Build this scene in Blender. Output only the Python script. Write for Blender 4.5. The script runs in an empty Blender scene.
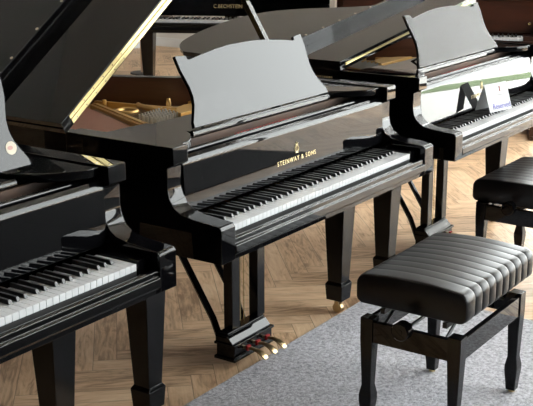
import bpy, bmesh, math, random
from mathutils import Vector, Matrix
from math import sin, cos, radians as R, pi
random.seed(7)
S = bpy.context.scene
COL = S.collection

# ------------------------------------------------------------------ camera
cam_d = bpy.data.cameras.new('camera'); cam = bpy.data.objects.new('camera', cam_d); COL.objects.link(cam)
YAW, PITCH, FOC = 0.9715, -0.2686, 1084.13
fw = Vector((sin(YAW)*cos(PITCH), cos(YAW)*cos(PITCH), sin(PITCH)))
rt = Vector((cos(YAW), -sin(YAW), 0)); up = rt.cross(fw)
ROLL = -0.0019
rt2 = rt*cos(ROLL)+up*sin(ROLL); up2 = -rt*sin(ROLL)+up*cos(ROLL)
M = Matrix((rt2, up2, -fw)).transposed().to_4x4(); M.translation = Vector((-2.6751, -1.954, 1.7181))
cam.matrix_world = M
cam_d.sensor_width = 36; cam_d.lens = FOC/533*36; cam_d.clip_start = .05
S.camera = cam

# ------------------------------------------------------------------ sky, sun, exposure
W_ = bpy.data.worlds.new('sky'); S.world = W_; W_.use_nodes = True
bg = W_.node_tree.nodes['Background']; bg.inputs[0].default_value = (.97, .975, .985, 1); bg.inputs[1].default_value = 10
sun_d = bpy.data.lights.new('sun', 'SUN'); sun_d.energy = 30; sun_d.angle = R(.6); sun_d.color = (1, .95, .88)
sun = bpy.data.objects.new('sun', sun_d); COL.objects.link(sun)
sun.rotation_euler = Vector((-.22, -.62, -.75)).to_track_quat('-Z', 'Y').to_euler()
WX = 7.9                       # window wall
port_d = bpy.data.lights.new('window_daylight', 'AREA'); port_d.shape = 'RECTANGLE'; port_d.size = 9.0; port_d.size_y = 6.9
port_d.cycles.is_portal = True
port = bpy.data.objects.new('window_daylight', port_d); COL.objects.link(port)
port.location = (WX+.12, -2.6, 3.45); port.rotation_euler = (0, R(90), 0); port.rotation_euler = Vector((-1, 0, 0)).to_track_quat('-Z', 'Y').to_euler()
port_f = bpy.data.lights.new('front_window_daylight', 'AREA'); port_f.shape = 'RECTANGLE'; port_f.size = 5.5; port_f.size_y = 6.9
port_f.cycles.is_portal = True
pf = bpy.data.objects.new('front_window_daylight', port_f); COL.objects.link(pf)
pf.location = (4.95, -7.62, 3.45); pf.rotation_euler = Vector((0, 1, 0)).to_track_quat('-Z', 'Y').to_euler()
vs = S.view_settings; vs.view_transform = 'Standard'; vs.look = 'None'; vs.exposure = 0.32; vs.gamma = 1; vs.use_curve_mapping = False
S.cycles.max_bounces = 8; S.cycles.glossy_bounces = 5; S.cycles.diffuse_bounces = 4
S.cycles.sample_clamp_indirect = 12; S.cycles.use_denoising = True

# ------------------------------------------------------------------ materials
def mat(name, col, rough=.5, metal=0, ior=1.5, spec=.5):
    m = bpy.data.materials.new(name); m.use_nodes = True
    b = m.node_tree.nodes['Principled BSDF']
    b.inputs['Base Color'].default_value = (*col, 1); b.inputs['Roughness'].default_value = rough
    b.inputs['Metallic'].default_value = metal; b.inputs['IOR'].default_value = ior
    return m
def bump(m, scale, dist, strength=1., detail=2):
    nt = m.node_tree; tc = nt.nodes.new('ShaderNodeTexCoord'); n = nt.nodes.new('ShaderNodeTexNoise')
    n.inputs['Scale'].default_value = scale; n.inputs['Detail'].default_value = detail
    b = nt.nodes.new('ShaderNodeBump'); b.inputs['Distance'].default_value = dist; b.inputs['Strength'].default_value = strength
    nt.links.new(tc.outputs['Object'], n.inputs['Vector']); nt.links.new(n.outputs['Fac'], b.inputs['Height'])
    nt.links.new(b.outputs['Normal'], nt.nodes['Principled BSDF'].inputs['Normal'])
    return m
def wood(name, c1, c2, rough=.25, scale=(1.2, 14, 14)):
    m = mat(name, c1, rough); nt = m.node_tree
    tc = nt.nodes.new('ShaderNodeTexCoord'); mp = nt.nodes.new('ShaderNodeMapping'); mp.inputs['Scale'].default_value = scale
    n = nt.nodes.new('ShaderNodeTexNoise'); n.inputs['Scale'].default_value = 3; n.inputs['Detail'].default_value = 5
    cr = nt.nodes.new('ShaderNodeValToRGB'); cr.color_ramp.elements[0].color = (*c1, 1); cr.color_ramp.elements[1].color = (*c2, 1)
    cr.color_ramp.elements[0].position = .35; cr.color_ramp.elements[1].position = .65
    L = nt.links; L.new(tc.outputs['Object'], mp.inputs['Vector']); L.new(mp.outputs[0], n.inputs['Vector'])
    L.new(n.outputs['Fac'], cr.inputs['Fac']); L.new(cr.outputs[0], nt.nodes['Principled BSDF'].inputs['Base Color'])
    return m
BLACK = mat('black_polyester', (.0025, .0025, .003), .02, ior=1.38)
SATIN = bump(mat('black_lacquer_legs', (.0025, .0025, .003), .12, ior=1.34), 220, .0004, .4)
LEATHER = bump(mat('black_leather', (.006, .006, .007), .30, ior=1.33), 160, .0006, .35)
MAHOG = wood('mahogany_inner_rim', (.060, .021, .010), (.098, .036, .018), .3, (1, 1, 9))
BROWN = wood('brown_cabinet', (.026, .008, .004), (.045, .014, .007), .28, (1.2, 8, 8))
SPRUCE = wood('spruce_board', (.33, .20, .10), (.42, .27, .14), .5, (12, 1, 1))
IRON = mat('dark_iron', (.03, .03, .032), .35, .6)
GOLD = bump(mat('gold_plate', (.66, .42, .15), .38, .75), 60, .001, .3)
BRASS = mat('brass', (.90, .72, .34), .22, 1)
BRASSH = mat('brass_hinge', (.56, .46, .22), .36, .9)
NICKEL = mat('nickel_pins', (.62, .60, .56), .35, .3)
PEDAL = mat('pedal_brass', (.55, .42, .24), .3, 1)
CHROME = mat('steel', (.75, .76, .78), .2, 1)
COPPER = mat('copper_string', (.55, .30, .22), .4, .6)
STEEL = mat('steel_string', (.55, .55, .55), .3, 1)
WHITE = mat('white_key_plastic', (.60, .61, .63), .22)
EBONY = mat('black_key_wood', (.010, .010, .011), .32)
FELT = mat('red_felt', (.35, .02, .02), .9)
FELTB = mat('dark_felt', (.03, .03, .03), .9)
ACT = wood('action_wood', (.035, .016, .008), (.07, .032, .015), .6, (2, 10, 10))
GILT = mat('gilt_lettering', (.85, .70, .40), .35, .7)
IVORY = mat('ivory_inlay', (.50, .43, .31), .4)
PINK = mat('rose_inlay', (.42, .20, .16), .4)
RUBBER = mat('felt_bumper', (.55, .47, .36), .6)
PAPER = mat('card_paper', (.44, .455, .465), .6)
PURPLE = mat('purple_print', (.10, .09, .38), .6)
REDP = mat('red_print', (.45, .10, .08), .6)
GREYP = mat('grey_print', (.25, .25, .25), .6)
WALL = bump(mat('wall_paint', (.78, .76, .73), .8), 90, .001, .2)
CEIL = mat('ceiling_paint', (.50, .48, .46), .9)
DARK = mat('charcoal_wall_paint', (.035, .033, .032), .8)
WALLG = mat('taupe_wall_paint', (.26, .25, .24), .8)
TRIM = mat('white_trim', (.78, .79, .80), .4)
FRAME = mat('window_frame_grey', (.05, .05, .055), .4)
PALEWOOD = wood('pale_wood', (.62, .40, .28), (.70, .47, .34), .5)
SHADE = mat('lamp_shade_linen', (.7, .66, .58), .9)

def glass_mat():
    m = bpy.data.materials.new('window_glass'); m.use_nodes = True; nt = m.node_tree; nt.nodes.clear()
    o = nt.nodes.new('ShaderNodeOutputMaterial'); t = nt.nodes.new('ShaderNodeBsdfTransparent'); g = nt.nodes.new('ShaderNodeBsdfGlossy')
    g.inputs['Roughness'].default_value = .01; f = nt.nodes.new('ShaderNodeFresnel'); mx = nt.nodes.new('ShaderNodeMixShader')
    t.inputs[0].default_value = (.93, .95, .94, 1)
    ge = nt.nodes.new('ShaderNodeNewGeometry'); m1 = nt.nodes.new('ShaderNodeMath'); m1.operation = 'SUBTRACT'; m1.inputs[0].default_value = 1; m2 = nt.nodes.new('ShaderNodeMath'); m2.operation = 'MULTIPLY'
    nt.links.new(ge.outputs['Backfacing'], m1.inputs[1]); nt.links.new(m1.outputs[0], m2.inputs[0]); nt.links.new(f.outputs[0], m2.inputs[1])
    nt.links.new(m2.outputs[0], mx.inputs[0]); nt.links.new(t.outputs[0], mx.inputs[1]); nt.links.new(g.outputs[0], mx.inputs[2]); nt.links.new(mx.outputs[0], o.inputs[0])
    return m
GLASS = glass_mat()

def floor_mat():
    m = mat('oak_herringbone', (.3, .2, .12), .42); nt = m.node_tree; L = nt.links; N = nt.nodes
    def math(op, a, b=None, c=None):
        n = N.new('ShaderNodeMath'); n.operation = op
        for i, v in enumerate((a, b, c)):
            if v is None: continue
            if isinstance(v, (int, float)): n.inputs[i].default_value = v
            else: L.new(v, n.inputs[i])
        return n.outputs[0]
    tc = N.new('ShaderNodeTexCoord'); mp = N.new('ShaderNodeMapping')
    wd = .092; n_ = 6
    mp.inputs['Rotation'].default_value = (0, 0, R(FLOOR_ANG)); mp.inputs['Scale'].default_value = (1/wd, 1/wd, 1)
    mp.inputs['Location'].default_value = (400.3, 400.6, 0)
    L.new(tc.outputs['Object'], mp.inputs['Vector'])
    sp = N.new('ShaderNodeSeparateXYZ'); L.new(mp.outputs[0], sp.inputs[0]); x, y = sp.outputs[0], sp.outputs[1]
    i, j = math('FLOOR', x), math('FLOOR', y)
    k = math('FLOORED_MODULO', math('SUBTRACT', i, j), 2*n_)
    k = math('ROUND', k)
    hor = math('LESS_THAN', k, n_-.5)
    fx, fy = math('SUBTRACT', x, i), math('SUBTRACT', y, j)
    m2 = math('SUBTRACT', 2*n_-1, k)
    def mix(a, b): # hor ? a : b
        return math('ADD', math('MULTIPLY', a, hor), math('MULTIPLY', b, math('SUBTRACT', 1, hor)))
    along = mix(math('ADD', fx, k), math('ADD', fy, m2))
    across = mix(fy, fx)
    idx = mix(math('SUBTRACT', i, k), math('ADD', i, 333.5)); idy = mix(j, math('ADD', math('SUBTRACT', j, m2), 77.2))
    cid = N.new('ShaderNodeCombineXYZ'); L.new(idx, cid.inputs[0]); L.new(idy, cid.inputs[1])
    wn = N.new('ShaderNodeTexWhiteNoise'); wn.noise_dimensions = '2D'; L.new(cid.outputs[0], wn.inputs['Vector'])
    # grain
    gv = N.new('ShaderNodeCombineXYZ')
    L.new(math('MULTIPLY', along, .22), gv.inputs[0]); L.new(math('MULTIPLY', across, .95), gv.inputs[1]); L.new(math('MULTIPLY', wn.outputs['Value'], 37), gv.inputs[2])
    ns = N.new('ShaderNodeTexNoise'); ns.inputs['Scale'].default_value = 1.9; ns.inputs['Detail'].default_value = 7; ns.inputs['Roughness'].default_value = .62; ns.inputs['Distortion'].default_value = 1.7
    L.new(gv.outputs[0], ns.inputs['Vector'])
    wv = N.new('ShaderNodeTexNoise'); wv.inputs['Scale'].default_value = 9; wv.inputs['Detail'].default_value = 3
    gv2 = N.new('ShaderNodeCombineXYZ'); L.new(math('MULTIPLY', along, .06), gv2.inputs[0]); L.new(across, gv2.inputs[1]); L.new(wn.outputs['Value'], gv2.inputs[2]); L.new(gv2.outputs[0], wv.inputs['Vector'])
    t = math('ADD', math('MULTIPLY', ns.outputs['Fac'], .7), math('MULTIPLY', wv.outputs['Fac'], .3))
    t = math('ADD', t, math('MULTIPLY', math('SUBTRACT', wn.outputs['Value'], .5), .15))
    cr = N.new('ShaderNodeValToRGB'); e = cr.color_ramp.elements
    e[0].position = .34; e[0].color = (.32, .19, .105, 1); e[1].position = .66; e[1].color = (.80, .59, .39, 1)
    e2 = cr.color_ramp.elements.new(.49); e2.color = (.66, .44, .265, 1)
    L.new(t, cr.inputs[0])
    # seams
    def edge(v, ln):
        return math('MINIMUM', v, math('SUBTRACT', ln, v))
    ed = math('MINIMUM', edge(across, 1), edge(along, n_))
    seam = math('SMOOTH_MIN', 1, math('DIVIDE', ed, .022), .1)
    mxs = N.new('ShaderNodeMix'); mxs.data_type = 'RGBA'
    L.new(seam, mxs.inputs['Factor']); mxs.inputs[6].default_value = (.17, .10, .055, 1); L.new(cr.outputs[0], mxs.inputs[7])
    b = N['Principled BSDF']; L.new(mxs.outputs[2], b.inputs['Base Color'])
    bp = N.new('ShaderNodeBump'); bp.inputs['Distance'].default_value = .0012; bp.inputs['Strength'].default_value = .4
    L.new(math('ADD', seam, math('MULTIPLY', ns.outputs['Fac'], .5)), bp.inputs['Height']); L.new(bp.outputs[0], b.inputs['Normal'])
    return m
FLOOR_ANG = 48
FLOOR = floor_mat()
def rug_mat():
    m = mat('grey_rug_pile', (.5, .5, .52), .95); nt = m.node_tree; L = nt.links; N = nt.nodes
    tc = N.new('ShaderNodeTexCoord'); n = N.new('ShaderNodeTexNoise'); n.inputs['Scale'].default_value = 70; n.inputs['Detail'].default_value = 6; n.inputs['Roughness'].default_value = .75
    L.new(tc.outputs['Object'], n.inputs['Vector'])
    cr = N.new('ShaderNodeValToRGB'); cr.color_ramp.elements[0].color = (.20, .20, .22, 1); cr.color_ramp.elements[1].color = (.60, .60, .65, 1)
    cr.color_ramp.elements[0].position = .33; cr.color_ramp.elements[1].position = .62
    L.new(n.outputs['Fac'], cr.inputs[0]); L.new(cr.outputs[0], N['Principled BSDF'].inputs['Base Color'])
    b = N.new('ShaderNodeBump'); b.inputs['Distance'].default_value = .006; b.inputs['Strength'].default_value = .8
    L.new(n.outputs['Fac'], b.inputs['Height']); L.new(b.outputs[0], N['Principled BSDF'].inputs['Normal'])
    return m
RUG = rug_mat()

# ------------------------------------------------------------------ mesh helpers
class MB:
    def __init__(s): s.bm = bmesh.new(); s.off = Vector((0, 0, 0)); s.mi = 0
    def quadbox(s, pts):   # 8 points: bottom 4 ccw, top 4 ccw
        v = [s.bm.verts.new(p) for p in pts]
        for f in ((3, 2, 1, 0), (4, 5, 6, 7), (0, 1, 5, 4), (1, 2, 6, 5), (2, 3, 7, 6), (3, 0, 4, 7)):
            s.bm.faces.new([v[i] for i in f]).material_index = s.mi
        return s
    def box(s, x0, x1, y0, y1, z0, z1):
        return s.quadbox([(x0, y0, z0), (x1, y0, z0), (x1, y1, z0), (x0, y1, z0), (x0, y0, z1), (x1, y0, z1), (x1, y1, z1), (x0, y1, z1)])
    def prism(s, poly, ax, a, b):   # poly 2D in the two other axes (in xyz order)
        def p3(p, t):
            return {'x': (t, p[0], p[1]), 'y': (p[0], t, p[1]), 'z': (p[0], p[1], t)}[ax]
        A = [s.bm.verts.new(p3(p, a)) for p in poly]; B = [s.bm.verts.new(p3(p, b)) for p in poly]; n = len(poly)
        fs = [s.bm.faces.new(A), s.bm.faces.new(B[::-1])]
        for i in range(n): fs.append(s.bm.faces.new((A[i], B[i], B[(i+1) % n], A[(i+1) % n])))
        for f in fs: f.material_index = s.mi
        return s
    def tube(s, pts, r, seg=8, rs=None):
        pts = [Vector(p) for p in pts]; rings = []; u = None
        for i, p in enumerate(pts):
            d = (pts[min(i+1, len(pts)-1)]-pts[max(i-1, 0)]).normalized()
            if u is None: u = d.orthogonal().normalized()
            else: u = (u-d*u.dot(d)).normalized()
            w = d.cross(u); rr = rs[i] if rs else r
            rings.append([s.bm.verts.new(p+(u*cos(2*pi*k/seg)+w*sin(2*pi*k/seg))*rr) for k in range(seg)])
        for a, b in zip(rings, rings[1:]):
            for k in range(seg): s.bm.faces.new((a[k], a[(k+1) % seg], b[(k+1) % seg], b[k])).material_index = s.mi
        s.bm.faces.new(rings[0][::-1]).material_index = s.mi; s.bm.faces.new(rings[-1]).material_index = s.mi
        return s
    def cyl(s, c, ax, r, h, seg=20):
        c = Vector(c); d = Vector({'x': (1, 0, 0), 'y': (0, 1, 0), 'z': (0, 0, 1)}[ax])
        return s.tube([c, c+d*h], r, seg)
    def ring(s, outer, inner, z0, z1, mi_out=0, mi_in=0, mi_top=0):  # open or closed strips of matching length
        n = len(outer)
        V = [[s.bm.verts.new((p[0], p[1], z)) for p in pl] for pl, z in ((outer, z0), (outer, z1), (inner, z1), (inner, z0))]
        for i in range(n-1):
            for a, b, mi in ((0, 1, mi_out), (1, 2, mi_top), (2, 3, mi_in), (3, 0, mi_out)):
                s.bm.faces.new((V[a][i], V[a][i+1], V[b][i+1], V[b][i])).material_index = mi
        for i in (0, n-1): s.bm.faces.new([V[k][i] for k in range(4)])
        return s
    def sweep(s, poly, x0, x1):  return s.prism(poly, 'x', x0, x1)
    def mesh(s, name, mats, bevel=0, smooth=35, xf=None, seg=2):
        bmesh.ops.recalc_face_normals(s.bm, faces=s.bm.faces)
        if bevel:
            es = [e for e in s.bm.edges if len(e.link_faces) == 2 and e.calc_face_angle(0) > R(28)]
            bmesh.ops.bevel(s.bm, geom=es, offset=bevel, segments=seg, affect='EDGES', profile=.5, clamp_overlap=True)
        if xf is not None: s.bm.transform(xf)
        me = bpy.data.meshes.new(name); s.bm.to_mesh(me); s.bm.free()
        for m in (mats if isinstance(mats, (list, tuple)) else [mats]): me.materials.append(m)
        me.shade_smooth(); me.set_sharp_from_angle(angle=R(smooth))
        if bevel: me['wn'] = 1
        return me
def obj(name, me, parent=None, loc=None, rot=None):
    o = bpy.data.objects.new(name, me); COL.objects.link(o); o.parent = parent
    if me.get('wn'):
        w = o.modifiers.new('normals', 'WEIGHTED_NORMAL'); w.keep_sharp = True; w.weight = 100
    if loc is not None: o.location = loc
    if rot is not None: o.rotation_euler = rot
    return o
def thing(name, label, cat, loc=(0, 0, 0), rz=0, group=None, scale=1):
    o = bpy.data.objects.new(name, None); COL.objects.link(o); o.location = loc; o.rotation_euler = (0, 0, rz); o.scale = (scale,)*3
    o.empty_display_size = .1
    o['label'] = label; o['category'] = cat
    if group: o['group'] = group
    return o
def struct(name, me): o = obj(name, me); o['kind'] = 'structure'; return o
def copy_tree(o, parent=None):
    c = o.copy(); COL.objects.link(c); c.parent = parent
    for ch in list(o.children): copy_tree(ch, c)
    return c
def smooth_poly(pts, n=6, closed=False):
    out = []; m = len(pts)
    for i in range(m if closed else m-1):
        p0, p1, p2, p3 = [Vector(pts[(i+k-1) % m if closed else min(max(i+k-1, 0), m-1)]) for k in range(4)]
        for k in range(n):
            t = k/n
            out.append(.5*((2*p1)+(p2-p0)*t+(2*p0-5*p1+4*p2-p3)*t*t+(3*p1-p0-3*p2+p3)*t**3))
    if not closed: out.append(Vector(pts[-1]))
    return [(p[0], p[1]) for p in out]
def offset(pl, d):   # open polyline, shift to the right of travel by d
    out = []
    for i in range(len(pl)):
        a = Vector(pl[max(i-1, 0)]); b = Vector(pl[min(i+1, len(pl)-1)]); t = (b-a).normalized()
        out.append((pl[i][0]+t.y*d, pl[i][1]-t.x*d))
    return out
def text_mesh(name, body, size, m, depth=.0008, space=1.0, xs=1.0):
    cu = bpy.data.curves.new(name, 'FONT'); cu.body = body; cu.size = size; cu.extrude = depth/2; cu.align_x = 'CENTER'; cu.align_y = 'CENTER'
    cu.space_character = space
    t = bpy.data.objects.new(name, cu); COL.objects.link(t)
    dg = bpy.context.evaluated_depsgraph_get(); me = bpy.data.meshes.new_from_object(t.evaluated_get(dg))
    bpy.data.objects.remove(t); me.materials.clear(); me.materials.append(m)
    if xs != 1: me.transform(Matrix.Scale(xs, 4, (1, 0, 0)))
    return me

# ------------------------------------------------------------------ the room
WY0, WY1, WZ = -7.1, 1.9, 6.9
FX0, FX1, FY0, FY1, CZ = -5.5, WX, -7.5, 7.0, 7.4
struct('floor', MB().box(FX0-.2, FX1+.2, FY0-.2, FY1+.2, -.1, 0).mesh('floor', FLOOR))
struct('added_floor_carpet', MB().box(FX0+.02, 2.0, FY0+.02, -1.14, .0005, .006).box(2.001, 4.6, FY0+.02, -2.35, .0005, .006).mesh('added_carpet', mat('added_charcoal_carpet', (.018, .017, .017), .95), .001))  # unseen, added to darken what the left piano's fallboard reflects
struct('ceiling', MB().box(FX0-.2, FX1+.2, FY0-.2, FY1+.2, CZ, CZ+.2).mesh('ceiling', CEIL))
struct('wall_left', MB().box(FX0-.2, FX0, FY0, FY1, 0, CZ).mesh('wall', DARK))
struct('wall_back', MB().box(FX0, FX1, FY1, FY1+.2, 0, CZ).mesh('wall', WALLG))
WY0, WY1, WZ = -7.1, 1.9, 6.9
struct('wall_front', MB().box(FX0, 2.2, FY0-.2, FY0, 0, CZ).box(7.7, FX1, FY0-.2, FY0, 0, CZ).box(2.2, 7.7, FY0-.2, FY0, WZ, CZ).mesh('wall', DARK))
WY0, WY1, WZ = -7.1, 1.9, 6.9
struct('wall_right', MB().box(FX1, FX1+.2, WY1, FY1, 0, CZ).box(FX1, FX1+.2, FY0, WY0, 0, CZ).box(FX1, FX1+.2, WY0, WY1, WZ, CZ).mesh('wall', WALL))
struct('baseboard_right', MB().box(FX1-.018, FX1, WY1, FY1-.02, 0, .11).mesh('baseboard', TRIM, .004))
struct('baseboard_back', MB().box(FX0, FX1-.02, FY1-.018, FY1, 0, .11).mesh('baseboard', TRIM, .004))
struct('baseboard_left', MB().box(FX0, FX0+.018, FY0, FY1-.02, 0, .11).mesh('baseboard', TRIM, .004))
YS = [-7.1, -5.4, -.6, 1.9]
for k in range(3):
    a, b = YS[k], YS[k+1]; w = .045
    mb = MB().box(FX1+.03, FX1+.09, a, a+w, 0, WZ).box(FX1+.03, FX1+.09, b-w, b, 0, WZ).box(FX1+.03, FX1+.09, a+w, b-w, 0, .07).box(FX1+.03, FX1+.09, a+w, b-w, WZ-.06, WZ)
    f = struct('window_%d' % (k+1), mb.mesh('window', FRAME, .004))
    obj('window_pane', MB().box(FX1+.055, FX1+.063, a+w, b-w, .07, WZ-.06).mesh('pane', GLASS), f)
for k in range(2):
    a, b = 2.2+k*5.5/2, 2.2+(k+1)*5.5/2; w = .045
    mb = MB().box(a, a+w, FY0-.09, FY0-.03, 0, WZ).box(b-w, b, FY0-.09, FY0-.03, 0, WZ).box(a+w, b-w, FY0-.09, FY0-.03, 0, .07).box(a+w, b-w, FY0-.09, FY0-.03, WZ-.06, WZ)
    f = struct('window_%d' % (k+4), mb.mesh('window', FRAME, .004))
    obj('window_pane', MB().box(a+w, b-w, FY0-.063, FY0-.055, .07, WZ-.06).mesh('pane', GLASS), f)
def noise_mat(name, c1, c2, sc, rough=.9):
    m = mat(name, c1, rough); nt = m.node_tree; L = nt.links
    tc = nt.nodes.new('ShaderNodeTexCoord'); n = nt.nodes.new('ShaderNodeTexNoise'); n.inputs['Scale'].default_value = sc; n.inputs['Detail'].default_value = 5
    cr = nt.nodes.new('ShaderNodeValToRGB'); cr.color_ramp.elements[0].color = (*c1, 1); cr.color_ramp.elements[1].color = (*c2, 1)
    L.new(tc.outputs['Object'], n.inputs['Vector']); L.new(n.outputs['Fac'], cr.inputs[0]); L.new(cr.outputs[0], nt.nodes['Principled BSDF'].inputs['Base Color'])
    return m
PAVE = noise_mat('pale_paving', (.64, .64, .63), (.74, .74, .73), 3)
GRASS = noise_mat('lawn_green', (.12, .17, .08), (.20, .27, .14), 6)
HEDGE = noise_mat('hedge_green', (.05, .10, .03), (.16, .24, .08), 5)
struct('ground_paving', MB().box(FX1+.2, FX1+7, -30, 14, -.15, -.05).mesh('paving', PAVE))
struct('ground_terrace', MB().box(-30, FX1+.2, -30, FY0-.2, -.15, -.05).mesh('terrace', PAVE))
struct('ground_lawn', MB().box(FX1+7, FX1+8.3, -30, 14, -.15, -.04).mesh('lawn', GRASS))
struct('ground_road', MB().box(FX1+8.3, FX1+60, -50, 14, -.15, -.05).mesh('road', PAVE))

ADDED_BLIND = bpy.data.materials.new('added_screen_fabric'); ADDED_BLIND.use_nodes = True
def _added_blind():
    nt = ADDED_BLIND.node_tree; nt.nodes.clear(); N = nt.nodes; L = nt.links
    o = N.new('ShaderNodeOutputMaterial'); t = N.new('ShaderNodeBsdfTransparent'); d = N.new('ShaderNodeBsdfDiffuse'); tr = N.new('ShaderNodeBsdfTranslucent'); m1 = N.new('ShaderNodeMixShader'); m2 = N.new('ShaderNodeMixShader')
    d.inputs[0].default_value = tr.inputs[0].default_value = (.45, .43, .41, 1); m1.inputs[0].default_value = .5; m2.inputs[0].default_value = .42
    L.new(d.outputs[0], m1.inputs[1]); L.new(tr.outputs[0], m1.inputs[2]); L.new(t.outputs[0], m2.inputs[1]); L.new(m1.outputs[0], m2.inputs[2]); L.new(m2.outputs[0], o.inputs[0])
_added_blind()
bl = struct('window_blind', MB().box(FX1-.062, FX1-.060, -2.9, .9, 2.1, 6.88).mesh('blind', ADDED_BLIND))  # out of view, added to dim the sky mirrored in the right music desk
obj('added_blind_bar', MB().cyl((FX1-.061, -2.9, 2.09), 'y', .014, 3.8, 10).mesh('bar', FRAME), bl)

# ------------------------------------------------------------------ rug
rug = obj('area_rug', MB().box(-.10, 1.53, -1.10, .27, 0.0005, .010).mesh('rug', RUG, .004))
rug['label'] = 'flat light grey speckled rug lying on the parquet under the front bench'; rug['category'] = 'rug'

# ------------------------------------------------------------------ grand piano
X0, X1 = -.125, 1.35
OUT = [(X0, .50), (X0, .8), (X0, 1.1), (X0, 1.33), (-.085, 1.46), (.03, 1.56), (.2, 1.61), (.42, 1.625), (.62, 1.60), (.78, 1.52), (.875, 1.39), (.95, 1.22), (1.03, 1.06), (1.14, .92), (1.26, .80), (1.335, .68), (X1, .56), (X1, .50)]
OUTS = smooth_poly(OUT, 5)
INS = offset(OUTS, .05)
OFF = Matrix.Translation((-.6125, -.7, 0))
_cache = {}
def part(key, fn):
    if key not in _cache: _cache[key] = fn()
    return _cache[key]
def m_case(body, inner, arm):
    mb = MB()
    prof = [(.60, .64), (.60, .99), (.14, .99), (.138, .935), (.165, .922), (.166, .86), (.160, .825), (.143, .797), (.115, .780), (.075, .771), (.0, .765), (-.036, .762), (-.044, .752), (-.044, .64)]
    mb.prism(prof, 'x', X0, X0+arm); mb.prism(prof, 'x', X1-arm, X1)
    mb.mi = 0
    o2 = [(p[0], p[1]) for p in OUTS]
    k0 = [i for i, p in enumerate(o2) if p[1] > .585 and p[0] < .3][0]; k1 = [i for i, p in enumerate(o2) if p[1] > .585][-1]
    mb.ring(o2[k0:k1+1], INS[k0:k1+1], .66, .99, 0, 1, 0)
    mb.box(X0+arm, X1-arm, .34, .60, .641, .66)
    me = mb.mesh('case', [body, inner], 0.003)
    return me
def m_fallboard(x0, x1):
    prof = [(.153, .757), (.158, .752), (.174, .752), (.182, .90), (.195, .925), (.192, .940), (.178, .944), (.166, .934), (.160, .915)]
    return MB().sweep(prof, x0, x1).mesh('fallboard', BLACK, .0015, 40)
def m_keyslip(x0, x1, m):
    prof = [(-.018, .64), (-.018, .709), (-.030, .711), (-.038, .706), (-.038, .690), (-.046, .686), (-.047, .660), (-.042, .656), (-.042, .64)]
    return MB().sweep(prof, x0, x1).mesh('key_slip', m, .002)
def m_leg(m, top):
    mb = MB()
    a, b = .034, .056
    mb.quadbox([(-a, -a, .147), (a, -a, .147), (a, a, .147), (-a, a, .147), (-b, -b, top), (b, -b, top), (b, b, top), (-b, b, top)])
    c, c2 = .038, .043
    mb.quadbox([(-c, -c, .064), (c, -c, .064), (c, c, .064), (-c, c, .064), (-c2, -c2, .135), (c2, -c2, .135), (c2, c2, .135), (-c2, c2, .135)])
    mb.quadbox([(-c2, -c2, .135), (c2, -c2, .135), (c2, c2, .135), (-c2, c2, .135), (-a, -a, .149), (a, -a, .149), (a, a, .149), (-a, a, .149)])
    return mb.mesh('leg', m, .002)
def m_caster():
    mb = MB().cyl((0, 0, .052), 'z', .016, .012).cyl((-.011, 0, .022), 'x', .022, .022, 24)
    mb.box(-.017, -.013, -.010, .010, .018, .054).box(.013, .017, -.010, .010, .018, .054)
    return mb.mesh('caster', PEDAL, .001)
KW = .02356
def keyboard(parent, white=WHITE):
    kb = obj('keyboard', part('kb', lambda: MB().box(-.004, 1.229, .004, .185, .690, .7125).mesh('keyboard', FELTB, 0, xf=OFF)), parent)
    wm = part('wk', lambda: MB().box(-.0112, .0112, 0, .152, .7135, .735).mesh('white_key', white, .0012))
    bm_ = part('bk', lambda: MB().quadbox([(-.0058, .050, .7355), (.0058, .050, .7355), (.0058, .152, .7355), (-.0058, .152, .7355), (-.0046, .056, .7475), (.0046, .056, .7475), (.0046, .152, .7475), (-.0046, .152, .7475)]).mesh('black_key', EBONY, .001))
    for i in range(52):
        x = KW*(i+.5)-.6125
        obj('white_key', wm, kb, (x, -.7, 0))
        n = 'ABCDEFG'[i % 7]
        if n in 'ACDFG' and i < 51:
            dx = {'A': .003, 'C': -.003, 'D': .003, 'F': -.004, 'G': 0}[n]
            obj('black_key', bm_, kb, (x+KW/2+dx, -.7, 0))
    return kb
def m_lyre(m):
    mb = MB()
    mb.box(.43, .70, .315, .415, .022, .034); mb.box(.438, .692, .322, .408, .034, .082)
    mb.box(.43, .70, .315, .415, .082, .092)
    mb.prism([(.330, .092), (.412, .092), (.412, .120), (.356, .120), (.353, .1185), (.331, .095)], 'x', .436, .694)
    mb.box(.45, .70, .362, .410, .120, .126)
    mb.box(.436, .694, .356, .412, .110, .1199)
    return mb.mesh('pedal_box', m, .002, xf=OFF)
def m_pedal():
    def pr(w, pts):
        mb = MB(); rings = []
        for (y, z, hw, hh) in pts:
            rings.append([mb.bm.verts.new((sx*hw, y, z+sz*hh)) for sx, sz in ((-1, -1), (-.6, -1.0), (.6, -1.0), (1, -1), (1, .4), (.5, 1), (-.5, 1), (-1, .4))])
        for a, b in zip(rings, rings[1:]):
            for k in range(8): mb.bm.faces.new((a[k], a[(k+1) % 8], b[(k+1) % 8], b[k]))
        mb.bm.faces.new(rings[0][::-1]); mb.bm.faces.new(rings[-1])
        return mb
    mb = pr(1, [(.34, .062, .006, .005), (.30, .067, .007, .005), (.27, .068, .009, .004), (.245, .062, .014, .004), (.225, .050, .015, .004), (.215, .042, .010, .003)])
    mb.mi = 1; mb.box(-.011, .011, .296, .306, .058, .0755)
    return mb.mesh('pedal', [PEDAL, FELT], 0, 50, xf=Matrix.Translation((0, -.7, 0)))
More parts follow.
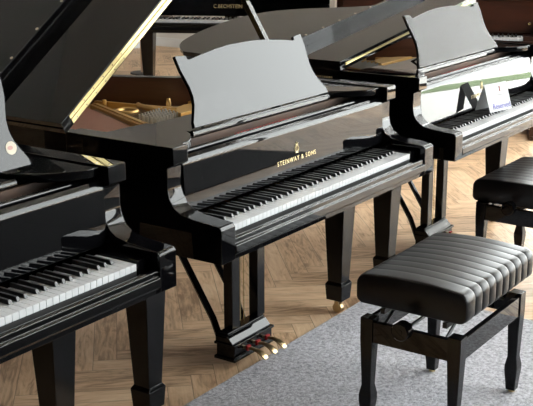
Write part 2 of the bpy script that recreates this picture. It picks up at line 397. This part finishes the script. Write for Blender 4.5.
DESK_H = [(.44, 0), (.436, .02), (.415, .05), (.397, .078), (.387, .108), (.386, .14), (.393, .175), (.400, .205), (.401, .235), (.402, .258), (.375, .256), (.345, .253), (.342, .240), (.330, .238), (.26, .248), (.16, .260), (.08, .266)]
def m_desk(sx=1.0):
    poly = [(x*sx, t) for x, t in DESK_H]+[(-x*sx, t) for x, t in DESK_H[::-1]]
    return MB().prism(poly, 'y', -.004, .010).mesh('music_desk', BLACK, .0015)
def m_flapbits():
    pass

LIDO = [(X0-.012, .586), (X0-.012, 1.34), (-.098, 1.475), (.02, 1.577), (.2, 1.628), (.42, 1.643), (.63, 1.617), (.795, 1.53), (.892, 1.395), (.965, 1.23), (1.045, 1.07), (1.15, .935), (1.27, .815), (1.348, .69), (1.365, .57), (1.365, .45)]
def lid_poly(y0):
    p = smooth_poly([q for q in LIDO if q[1] > y0+.05], 5)
    k = [(x-X0, y) for x, y in p]
    return [(k[0][0], y0)]+k+[(k[-1][0], y0)]
def build_piano(label, loc, rz=0, lid_deg=34.7, y0=.586, gold_w=.017, prop='long', decal='STEINWAY & SONS', desk_sx=1., desk_dx=0., body=BLACK,
                inner=MAHOG, wide_flap=.400, scale=1, emblem=True, interior=True, full_desk=True, group='black grand pianos in the row'):
    root = thing('grand_piano', label, 'piano', (loc[0]+.6125, loc[1]+.7, 0) if rz == 0 else loc, rz, group, scale)
    arm = .075
    obj('case', part('case', lambda: MB() and m_case_x(body, inner, arm)), root)
    obj('key_bed', part('kbed', lambda: MB().box(X0+arm, X1-arm, -.016, .34, .641, .688).mesh('key_bed', body, .002, xf=OFF)), root)
    obj('key_slip', part('slip', lambda: m_keyslip_x(body, arm)), root)
    keyboard(root)
    for a, b in ((X0+arm+.001, -.005), (1.230, X1-arm-.001)):
        obj('cheek_block', part(('cheek', a), lambda: MB().box(a, b, .0, .152, .689, .742).mesh('cheek_block', body, .003, xf=OFF)), root)
    fb = obj('fallboard', part('fb', lambda: m_fb_x(arm)), root)
    if decal:
        tilt = math.atan2(.007, .158)
        def place(o, x, z, lift=.0012):
            y = .153+(z-.757)*(.007/.158)-lift
            o.location = (x-.6125, y-.7, z); o.rotation_euler = (pi/2-tilt, 0, 0)
        if decal.startswith('S'):
            t = obj('gilt_lettering', part('dec1', lambda: text_mesh('lettering', decal, .0235, GILT, space=1.36)), fb); place(t, .6125, .815)
            e = obj('gilt_lyre_emblem', part('embl', m_emblem), fb); place(e, .6125, .856)
        else:
            t = obj('gilt_lettering', part('dec2', lambda: text_mesh('lettering', decal, .040, GILT, space=1.05, xs=.9)), fb); place(t, .570, .826)
    obj('front_rail', part('frail', lambda: MB().sweep([(.216, .88), (.232, .88), (.234, .938), (.229, .946), (.219, .944), (.215, .935)], X0+arm, X1-arm).mesh('front_rail', body, .002, xf=OFF)), root)
    obj('action', part('act', m_action), root)
    for sgn in (1, -1):
        obj('desk_shelf', part(('shelf', sgn), lambda: m_shelf(sgn, arm)), root)
    obj('desk_rail', part('drail', lambda: MB().prism([(.284, .957), (.286, .973), (.294, .979), (.303, .975), (.50, .975), (.50, .957)], 'x', .165, 1.06).mesh('desk_rail', body, .003, xf=OFF)), root)
    dk = obj('music_desk', part(('desk', desk_sx), lambda: m_desk(desk_sx)), root, (.634-.6125+desk_dx, .305-.7, .981), (-math.atan2(.11, .228), 0, 0))
    for sx in (-.25, .25):
        obj('desk_support', part('dsup', lambda: MB().tube([(0, .016, .16), (0, .10, .06), (0, .155, .056-.0)], .006).mesh('desk_support', BLACK)), dk, (sx, 0, 0))
    for sx in (-.40, .40):
        pass
    # legs, lyre
    for lx, ly, tp in ((1.170, .295, .6405), (-.100, .295, .6395), (.38, 1.40, .66)):
        top = tp
        lg = obj('leg', part(('leg', top, body.name), lambda: m_leg(SATIN if body is BLACK else body, top)), root, (lx-.6125, ly-.7, 0))
        obj('caster', part('caster', m_caster), lg)
    ly = obj('pedal_lyre', part('lyre', lambda: m_lyre(body)), root)
    for px in (.49, .660):
        obj('lyre_post', part(('post', px), lambda: MB().box(px, px+.050, .368, .410, .1265, .64).mesh('lyre_post', SATIN, .002, xf=OFF)), ly)
        obj('lyre_brace', part(('brace', px), lambda: MB().tube([(px+.01, .425, .045), (px+.01, .47, .15), (px+.01, .80, .66)], .014, 8).mesh('lyre_brace', body, 0, xf=OFF)), ly)
    for px in (.50, .565, .63):
        obj('pedal', part('pedal', m_pedal), ly, (px-.6125, 0, 0))
    obj('pedal_rod', part('prod', lambda: MB().cyl((.572, .39, .127), 'z', .0018, .49, 8).cyl((.596, .39, .127), 'z', .0018, .49, 8).mesh('pedal_rod', BRASS, xf=OFF)), ly)
    # interior
    if interior:
        obj('soundboard', part('sb', lambda: MB().prism(list(INS)+[(INS[-1][0], .61), (INS[0][0], .61)] if False else inner_poly(.0), 'z', .785, .795).mesh('soundboard', SPRUCE, 0, xf=OFF)), root)
        pl = obj('iron_plate', part('plate', m_plate), root)
        obj('tuning_pin', part('pins', m_pins), pl)['kind'] = 'stuff'
        st = obj('bass_string', part('bstr', lambda: m_strings(True)), root); st['kind'] = 'stuff'
        st = obj('treble_string', part('tstr', lambda: m_strings(False)), root); st['kind'] = 'stuff'
    # lid
    a = R(lid_deg); LM = Matrix.Translation((X0-.6125, 0, .992)) @ Matrix.Rotation(-a, 4, 'Y')
    lid = obj('lid', part(('lid', y0), lambda: MB().prism([(s, y-.7) for s, y in lid_poly(y0)], 'z', .0, .021).mesh('lid', body, .002)), root)
    lid.matrix_local = LM
    fl = obj('front_flap', part(('flap', y0, wide_flap), lambda: m_flap(y0, wide_flap, body)), lid)
    obj('flap_lip', part(('lip', y0, wide_flap), lambda: MB().box(-.008, 1.475, y0+wide_flap-.022-.7, y0+wide_flap-.7, .0435, .066).box(-.008, 1.475, y0+wide_flap-.0205-.7, y0+wide_flap-.7, .067, .090).mesh('flap_lip', body, .0008)), lid)
    for k in range(9):
        obj('lid_bumper', part('bmp', lambda: MB().cyl((0, 0, 0), 'z', .006, .003, 14).mesh('bumper', RUBBER, .0008)), lid, (.06+.16*k, y0+wide_flap-.010-.7, .0905))
    obj('brass_hinge', part(('hinge', y0, gold_w), lambda: m_hinge(y0, gold_w)), lid)
    if prop == 'long':
        p0 = Vector((1.33-.6125-.045, .605-.7, .90)); tgt = Vector((.735-.6125, .605-.7, 1.575))
    else:
        p0 = Vector((1.33-.6125-.06, .70-.7, .95)); tgt = Vector((1.20-.6125, .70-.7, .992+sin(a)*1.30))
    d_ = (tgt-p0); L_ = d_.length
    pr = obj('lid_prop', part(('prop', prop), lambda: MB().quadbox([(-.015, -.012, 0), (.015, -.012, 0), (.015, .012, 0), (-.015, .012, 0), (-.012, -.010, L_), (.012, -.010, L_), (.012, .010, L_), (-.012, .010, L_)]).mesh('lid_prop', body, .002)), root, p0)
    pr.rotation_euler = d_.to_track_quat('Z', 'Y').to_euler()
    return root, dk, lid
def m_case_x(body, inner, arm):
    me = m_case(body, inner, arm); me.transform(OFF); return me
def m_keyslip_x(body, arm):
    me = m_keyslip(X0+arm, X1-arm, body); me.transform(OFF); return me
def m_fb_x(arm):
    me = m_fallboard(X0+arm, X1-arm); me.transform(OFF); return me
LEAN = {}
def inner_poly(d):
    p = [q for q in INS if q[1] > .60]
    p = [q for q in p]
    return [(p[0][0], .606)]+p+[(p[-1][0], .606)]
def m_emblem():
    mb = MB()
    def st(pts, r):
        mb.tube([(x, z, 0) for x, z in pts], r, 6)
    for s in (-1, 1):
        st([(s*.001, -.016), (s*.010, -.012), (s*.012, -.002), (s*.006, .006), (s*.005, .012), (s*.009, .016)], .0013)
    for x in (-.003, 0, .003): st([(x, -.012), (x, .012)], .0006)
    st([(-.006, .011), (.006, .011)], .001); st([(-.008, -.019), (.008, -.019)], .0014); st([(0, .011), (0, .022)], .0012)
    return mb.mesh('emblem', GILT)
def m_action():
    mb = MB(); mb.box(X0+.08, X1-.08, .286, .300, .86, .9535); mb.box(X0+.08, X1-.08, .236, .60, .85, .8595)
    mb.mi = 1; mb.box(.40, .80, .262, .284, .918, .930)
    mb.mi = 0; mb.box(X0+.08, X1-.08, .250, .2855, .905, .9175)
    mb.mi = 2
    for k in range(60):
        x = .02+k*.0198
        mb.cyl((x, .258, .9176), 'z', .0026, .020, 6)
    return mb.mesh('action', [ACT, FELT, CHROME], xf=OFF)
def m_shelf(sgn, arm):
    c = [(X0+arm+.001, .175), (.0, .178), (.045, .200), (.10, .245), (.150, .315), (.160, .36), (.160, .49), (X0+arm+.001, .50)]
    if sgn < 0: c = [(1.225-x, y) for x, y in c]
    mb = MB().prism(c, 'z', .958, .985)
    return mb.mesh('shelf', BLACK, .003, 50, xf=OFF)
def m_plate():
    mb = MB()
    p = smooth_poly([q for q in OUT if q[1] > .605], 5)
    p = [q for q in p if q[1] > .61]
    o = offset(p, .055); i_ = offset(p, .135)
    mb.ring(o, i_, .850, .866)
    # pin block web
    mb.box(-.06, 1.285, .606, .76, .858, .868)
    # struts
    for (xa, xb, w, yb) in ((.455, .735, .050, 1.28), (.83, .80, .022, 1.33), (1.06, 1.02, .020, .98)):
        mb.quadbox([(xa-w/2, .74, .866), (xa+w/2, .74, .866), (xb+w/2, yb, .866), (xb-w/2, yb, .866), (xa-w/2, .74, .90), (xa+w/2, .74, .90), (xb+w/2, yb, .888), (xb-w/2, yb, .888)])
    # rings round the plate holes, a raised curved web, nose bolts
    def torus(c, r, rr, n=20):
        mb.tube([(c[0]+r*cos(2*pi*k/n), c[1]+r*sin(2*pi*k/n), c[2]) for k in range(n+1)], rr, 8)
    torus((.70, 1.06, .882), .042, .011)
    mb.quadbox([(.441, .74, .901), (.447, .74, .901), (.722, 1.27, .890), (.716, 1.27, .890), (.441, .74, .908), (.447, .74, .908), (.722, 1.27, .897), (.716, 1.27, .897)])
    mb.tube([(.83, 1.11, .885), (.79, 1.06, .890), (.76, .98, .893), (.76, .92, .890), (.80, .88, .885)], .013, 8)
    w_ = [(.70, .77), (.74, .83), (.80, .87), (.86, .885), (.93, .875), (1.0, .83), (1.05, .77)]
    mb.prism(w_, 'z', .867, .905)
    mb.mi = 1; mb.tube([(.86, .965, .866), (.86, .965, .905), (.86, .965, .925)], .01, 12, rs=[.010, .012, .007]); mb.mi = 0
    mb.cyl((.78, 1.26, .866), 'z', .010, .035, 12)
    return mb.mesh('iron_plate', [GOLD, CHROME], .002, xf=OFF)
def m_pins():
    mb = MB()
    for r in range(4):
        for k in range(56):
            x = -.02+k*.0225+(r % 2)*.011
            if min(abs(x-q) for q in (.42, .83, 1.06)) < .02: continue
            mb.cyl((x, .625+r*.024, .868), 'z', .0032, .026, 6)
    for r in range(5):
        for k in range(9):
            mb.cyl((.555+k*.021+r*.010, .78+r*.030+k*.003, .868), 'z', .0045, .036, 6)
    return mb.mesh('tuning_pin', NICKEL, xf=OFF)
def m_strings(bass):
    mb = MB()
    if bass:
        for k in range(60):
            x = -.045+k*.0078; y1 = 1.30
            mb.tube([(x, .75, .884), (x+.27, y1, .884)], .0027, 5)
    else:
        for k in range(62):
            x = .50+k*.0122; y1 = 1.42-max(0, (x-.55))*.95
            mb.tube([(x, .77, .881), (x-.02, max(.85, y1-.08), .881)], .0009, 4)
    return mb.mesh('strings', COPPER if bass else STEEL, xf=OFF)
def m_flap(y0, w, body):
    # front flap turned over on the lid
    mb = MB().box(-.008, 1.475, y0-.7, y0+w-.7, .0225, .043)
    return mb.mesh('front_flap', body, .0012)
def m_hinge(y0, gw):
    mb = MB(); y = y0-.7
    z0 = .0217
    mb.box(.035, 1.44, y-.0022, y-.0004, z0-gw, z0-.0035); mb.box(.035, 1.44, y-.0022, y-.0004, z0+.0035, z0+gw)
    mb.tube([(.035, y-.004, z0), (1.44, y-.004, z0)], .0028, 8)
    mb.mi = 1
    for k in range(24):
        for s in (-1, 1):
            c = Vector((.06+k*.059, y-.0034, z0+s*(gw*.62 if gw > .01 else gw+.006)))
            mb.tube([c, c+Vector((0, .0025, 0))], .0028, 8)
    return mb.mesh('brass_hinge', [BRASSH, CHROME])

DX = 1.695
pB, deskB, lidB = build_piano('black grand piano in the middle, lid propped wide open, gilt writing above its keys', (0, 0, 0))
pC, deskC, lidC = build_piano('black grand piano with slightly raised lid and a white card on its keys', (DX, 0, 0), lid_deg=7.6, y0=.530, gold_w=.006,
                 prop='short', wide_flap=.335, desk_sx=1.05, desk_dx=.035)
pA, deskA, lidA = build_piano('black grand piano at the left edge, only the treble end of its keyboard showing', (-DX, 0, 0))
# scroll inlay at the end of the left piano's desk
def m_inlay():
    mb = MB(); n = 24
    mb.prism([(.020*cos(2*pi*k/n), .019*sin(2*pi*k/n)) for k in range(n)], 'y', -.0052, -.0042)
    mb.mi = 1
    mb.prism([(-.004+.010*cos(2*pi*k/n), .001+.006*sin(2*pi*k/n)) for k in range(n)], 'y', -.0056, -.0051)
    return mb.mesh('scroll_inlay', [IVORY, PINK])
for f in pC.children:   # this one's fallboard leans back a little further
    if f.name.startswith('fallboard'):
        piv = Matrix.Translation((0, .153-.7, .757)); f.matrix_local = piv @ Matrix.Rotation(R(-4), 4, 'X') @ piv.inverted()
deskA.location += Vector((.085, .03, .012)); deskA.rotation_euler.x = -R(14)
il = obj('scroll_inlay', m_inlay(), deskA, (.380, 0, .060)); il['label'] = 'ivory scroll inlay'
# small gilt mark on the bass side of the right piano
def m_mark():
    mb = MB()
    for k in range(11):
        mb.box(-.0008, 0, .012*k-.06, .012*k-.052, -.004, .004)
    return mb.mesh('gilt_side_mark', GILT)
obj('gilt_side_mark', m_mark(), pC, (X0-.6125-.0002, .64-.7, .955))

# ------------------------------------------------------------------ distant pianos
def face(px_c, toward, scale): pass
TH = 64
bx, by = 4.564, 3.351
ang = -R(TH)
def local_to_world(cx, cy, ang, sc, lx, ly):   # local key front centre (.6125, 0) -> origin
    v = Vector((lx, ly)); c, s = cos(ang), sin(ang)
    return (cx+(v.x*c-v.y*s)*sc, cy+(v.x*s+v.y*c)*sc, 0)
sc = 1.09
loc = local_to_world(bx, by, ang, sc, 0, .7)
_keep = {k: v for k, v in _cache.items()}
pD, deskD, lidD = build_piano('black grand piano far back, closed lid, below it a pale wall shows', loc, ang, lid_deg=0.3, prop='short',
                 decal='C.BECHSTEIN', scale=sc, interior=False, group=None)
for o in list(pD.children):
    if o.name.startswith(('music_desk', 'desk_rail', 'desk_shelf', 'lid_prop', 'lid')):
        for c in list(o.children_recursive): bpy.data.objects.remove(c)
        bpy.data.objects.remove(o)
# closed lid and front board of the far piano
lp = MB().prism([(x, y) for x, y in smooth_poly([(X0-.01, .13)]+[(q[0], q[1]) for q in LIDO if q[1] > .6]+[(X1+.01, .13)], 1)], 'z', .991, 1.012).mesh('lid', BLACK, .003, xf=OFF)
obj('lid', lp, pD)
obj('front_board', MB().box(X0+.076, X1-.076, .168, .19, .945, .989).mesh('front_board', BLACK, .002, xf=OFF), pD)
obj('lock_escutcheon', MB().tube([(1.325, -.0455+.18, .955), (1.325, -.0455+.186, .955)], .010, 14).mesh('escutcheon', CHROME, xf=OFF), pD)

# brown upright piano, far right
def upright(loc, ang, sc):
    root = thing('upright_piano', 'reddish brown upright piano with white keys standing far back on the right', 'piano', loc, ang, None, sc)
    mb = MB()
    prof = [(.60, .0), (.60, 1.28), (.235, 1.28), (.235, .83), (.14, .82), (.05, .80), (-.03, .775), (-.04, .62), (.20, .58), (.235, .55), (.235, 0)]
    mb.prism(prof, 'x', -.135, -.085); mb.prism(prof, 'x', 1.31, 1.36)
    mb.box(-.084, 1.309, .56, .60, .05, 1.28); mb.box(-.084, 1.309, .24, .26, .12, .58); mb.box(-.084, 1.309, .24, .28, .03, .119)
    obj('cabinet', mb.mesh('cabinet', BROWN, .004, xf=OFF), root)
    obj('top_lid', MB().box(-.15, 1.375, .20, .61, 1.281, 1.305).mesh('top_lid', BROWN, .005, xf=OFF), root)
    obj('upper_panel', MB().box(-.084, 1.309, .236, .252, 1.005, 1.279).box(-.02, 1.245, .228, .235, 1.05, 1.24).mesh('upper_panel', BROWN, .004, xf=OFF), root)
    obj('fallboard', MB().prism([(.155, .755), (.17, .755), (.215, .975), (.235, .985), (.235, 1.003), (.185, 1.003), (.18, .985), (.197, .975)], 'x', -.083, 1.308).mesh('fallboard', BROWN, .002, xf=OFF), root)
    obj('key_bed', MB().box(-.084, 1.309, -.035, .239, .62, .688).mesh('key_bed', BROWN, .003, xf=OFF), root)
    obj('key_slip', MB().box(-.084, 1.309, -.036, -.012, .689, .712).mesh('key_slip', BROWN, .003, xf=OFF), root)
    for a, b in ((-.084, -.006), (1.231, 1.309)):
        c = obj('cheek_block', MB().box(a, b, .0, .152, .689, .745).mesh('cheek_block', BROWN, .004, xf=OFF), root)
        obj('fallboard_knob', MB().tube([((a+b)/2, .17, .82), ((a+b)/2, .155, .82)], .009, 12).mesh('fallboard_knob', BRASS, xf=OFF), root)
    keyboard(root)
    for x in (-.11, 1.335):
        obj('leg', MB().quadbox([(x-.024, -.02, .03), (x+.024, -.02, .03), (x+.024, .03, .03), (x-.024, .03, .03), (x-.024, -.03, .619), (x+.024, -.03, .619), (x+.024, .04, .619), (x-.024, .04, .619)]).box(x-.024, x+.024, -.03, .234, 0, .029).mesh('leg', BROWN, .003, xf=OFF), root)
    for x in (.52, .6125, .705):
        obj('pedal', MB().tube([(x, .239, .07), (x, .18, .07), (x, .12, .055)], .012, 8).mesh('pedal', BRASS, xf=OFF), root)
    return root
ang2 = -R(66)
k = local_to_world(4.774, 1.597, ang2, 1.04, 0, .7)
upright(k, ang2, 1.04)

# ------------------------------------------------------------------ tent card on the keys of the right piano
def tent_card():
    root = thing('tent_card', 'white folded card with purple writing standing on the keys of the right piano', 'card', (2.285, .085, .7485), R(-13))
    h, w, dp = .130, .090, .045
    a = math.atan2(dp, h)
    pan = MB().quadbox([(-w, -dp, 0), (w, -dp, 0), (w, -dp+.0012, 0), (-w, -dp+.0012, 0), (-w, -.0006, h), (w, -.0006, h), (w, .0006, h), (-w, .0006, h)]).quadbox([(-w, dp-.0012, 0), (w, dp-.0012, 0), (w, dp, 0), (-w, dp, 0), (-w, -.0006, h), (w, -.0006, h), (w, .0006, h), (-w, .0006, h)])
    obj('card_paper', pan.mesh('card', PAPER), root)
    def put(o, x, t, lift=.0012):
        o.location = (x, -dp+t*sin(a)-lift, t*cos(a)); o.rotation_euler = (pi/2-a, 0, 0)
    put(obj('printed_word', text_mesh('w', 'Reserved', .038, PURPLE, .0006), root), .012, .024)
    put(obj('printed_line', text_mesh('w2', 'Klavier', .014, GREYP, .0006), root) if False else obj('printed_line', MB().box(-.035, .035, -.0015, .0015, 0, .0006).mesh('l', GREYP), root), .02, .078)
    put(obj('printed_mark', MB().tube([(0, -.012, 0), (.003, 0, 0), (0, .012, 0)], .0014, 6).tube([(.006, -.012, 0), (.004, 0, 0), (.007, .012, 0)], .0014, 6).mesh('m', REDP), root), .02, .108)
    return root
tent_card()

# ------------------------------------------------------------------ benches
def round_rect(y0, y1, z0, z1, rb, rt_, crown, n=7, m=9):
    pts = []
    for cy, cz, r, a0 in ((y1-rt_, z1-rt_, rt_, 0), (y0+rt_, z1-rt_, rt_, 90), (y0+rb, z0+rb, rb, 180), (y1-rb, z0+rb, rb, 270)):
        for k in range(n): a = R(a0+90*k/(n-1)); pts.append((cy+r*cos(a), cz+r*sin(a)))
        if a0 == 0:
            for k in range(1, m): t = k/m; pts.append(((y1-rt_)*(1-t)+(y0+rt_)*t, z1+crown*4*t*(1-t)))
    return pts
def cushion():
    x0, x1, y0, y1, z0, z1 = .315, .893, -.672, -.272, .424, .528
    nr = 10
    edges = [x0, x0+.075]+[x0+.075+(x1-x0-.075)*k/(nr-1) for k in range(1, nr)]
    xs = []
    for a, b in zip(edges, edges[1:]):
        for t in (0, .03, .08, .18, .34, .5, .66, .82, .92, .97): xs.append((a+(b-a)*t, 1-abs(2*t-1)**3.5))
    xs.append((x1, 0))
    mb = MB(); rings = []; cy, cz = (y0+y1)/2, (z0+z1)/2
    for i, (x, q) in enumerate(xs):
        e = min(x-x0, x1-x); c = 0
        if e < .008: c = .007*(1-math.sqrt(max(0, 1-(1-e/.008)**2)))
        if i in (0, len(xs)-1): q = .8
        top, fr = .0013*(1-q)+c, .0042*(1-q)+c
        prof = round_rect(y0+fr, y1-fr, z0+c*.5, z1-top, .022, .034, .010)
        rings.append([mb.bm.verts.new((x, p[0], p[1])) for p in prof])
    N_ = len(rings[0])
    for a, b in zip(rings, rings[1:]):
        for k in range(N_): mb.bm.faces.new((a[k], a[(k+1) % N_], b[(k+1) % N_], b[k]))
    mb.bm.faces.new(rings[0]); mb.bm.faces.new(rings[-1][::-1])
    return mb.mesh('cushion', LEATHER, 0, 60)
def bench(label, dx, dy, rz=0):
    cx, cy = .57, -.475
    root = thing('piano_bench', label, 'bench', (cx, cy, 0), 0, 'adjustable piano benches'); T = Matrix.Translation((-cx, -cy, 0))
    me = cushion(); me.transform(T); cu = obj('cushion', me, root)
    pp = [(.318, y, z) for y, z in round_rect(-.667, -.277, .429, .523, .020, .032, .010)]; pp.append(pp[0])
    obj('piping', MB().tube(pp, .0022, 6).mesh('piping', LEATHER, xf=T), cu)
    # frame
    fx0, fx1, fy0, fy1 = .292, .842, -.668, -.305
    zt = .375; r = .046
    fr = MB()
    fr.box(fx0+r, fx1-r, fy0+.004, fy0+.024, zt-.075, zt-.001).box(fx0+r, fx1-r, fy1-.024, fy1-.004, zt-.075, zt-.001)
    fr.box(fx0+.004, fx0+.024, fy0+r, fy1-r, zt-.075, zt-.001).box(fx1-.024, fx1-.004, fy0+r, fy1-r, zt-.075, zt-.001)
    obj('apron_frame', fr.mesh('apron_frame', BLACK, .002, xf=T), root)
    def leg():
        mb = MB(); h = r/2; sec = [(.0, .017), (.03, .019), (.075, .0235), (.095, .0235), (.13, .017), (.22, .020), (.30, h), (zt, h)]
        rings = [[mb.bm.verts.new((sx*q, sy*q, z)) for sx, sy in ((-1, -1), (1, -1), (1, 1), (-1, 1))] for z, q in sec]
        for a, b in zip(rings, rings[1:]):
            for k in range(4): mb.bm.faces.new((a[k], a[(k+1) % 4], b[(k+1) % 4], b[k]))
        mb.bm.faces.new(rings[0][::-1]); mb.bm.faces.new(rings[-1])
        return mb.mesh('bench_leg', SATIN, .0015)
    lm = leg(); fm = MB().cyl((0, 0, 0), 'z', .013, .010, 16).mesh('glide', BRASS)
    z0 = .010 if dx < 1 else 0
    for x, y in ((fx0+r/2, fy0+r/2), (fx1-r/2, fy0+r/2), (fx1-r/2, fy1-r/2), (fx0+r/2, fy1-r/2)):
        l = obj('leg', lm, root, (x-cx, y-cy, .009)); obj('glide', fm, l, (0, 0, -.008))
    # lift mechanism
    mm = MB().box(.33, .82, -.60, -.585, .395, .413).box(.33, .82, -.375, -.36, .395, .413)
    for y in (-.5925, -.3675):
        mm.tube([(.33, y, .345), (.45, y, .405)], .006, 6).tube([(.82, y, .345), (.70, y, .405)], .006, 6)
    mm.tube([(.30, -.48, .385), (.84, -.48, .385)], .006, 8)
    obj('lift_mechanism', mm.mesh('lift', IRON, xf=T), root)
    obj('seat_board', MB().box(.35, .85, -.63, -.33, .413, .427).mesh('seat_board', FELTB, .002, xf=T), root)
    for yk in (-.486,):
        kn = MB().tube([(.298, yk, .392), (.262, yk, .392), (.258, yk, .392), (.226, yk, .392), (.222, yk, .392)], .03, 28, rs=[.009, .009, .031, .031, .027])
        k_ = obj('height_knob', kn.mesh('knob', BLACK, 0, 40, xf=T), root)
        obj('knob_cap', MB().cyl((.2205, yk, .392), 'x', .010, .0012, 16).mesh('knob_cap', BLACK, xf=T), k_)
    root.location.x += dx; root.location.y += dy; root.location.z = z0
    return root
b1 = bench('black leather piano bench with ribbed cushion on the grey rug in the foreground', 0, 0)
b2 = copy_tree(b1); b2['label'] = 'black leather piano bench on bare parquet cut off by the right edge of the photo'
b2.location.x += 1.60; b2.location.y += .29; b2.location.z = 0
for c in b2.children:
    if c.name.startswith(('cushion', 'seat_board', 'lift_mechanism')): c.location.z -= .042

# ------------------------------------------------------------------ floor lamp far back
lp = thing('floor_lamp', 'pale wooden floor lamp on a round dark base, behind the far black piano', 'lamp', (6.0, 5.55, 0))
obj('base', MB().cyl((0, 0, 0), 'z', .13, .018, 32).mesh('base', FRAME, .004), lp)
obj('pole', MB().tube([(0, 0, .018), (0, 0, 1.45)], .02, 14).mesh('pole', PALEWOOD), lp)
obj('lamp_shade', MB().tube([(0, 0, 1.42), (0, 0, 1.72)], .2, 32, rs=[.21, .16]).mesh('shade', SHADE), lp)
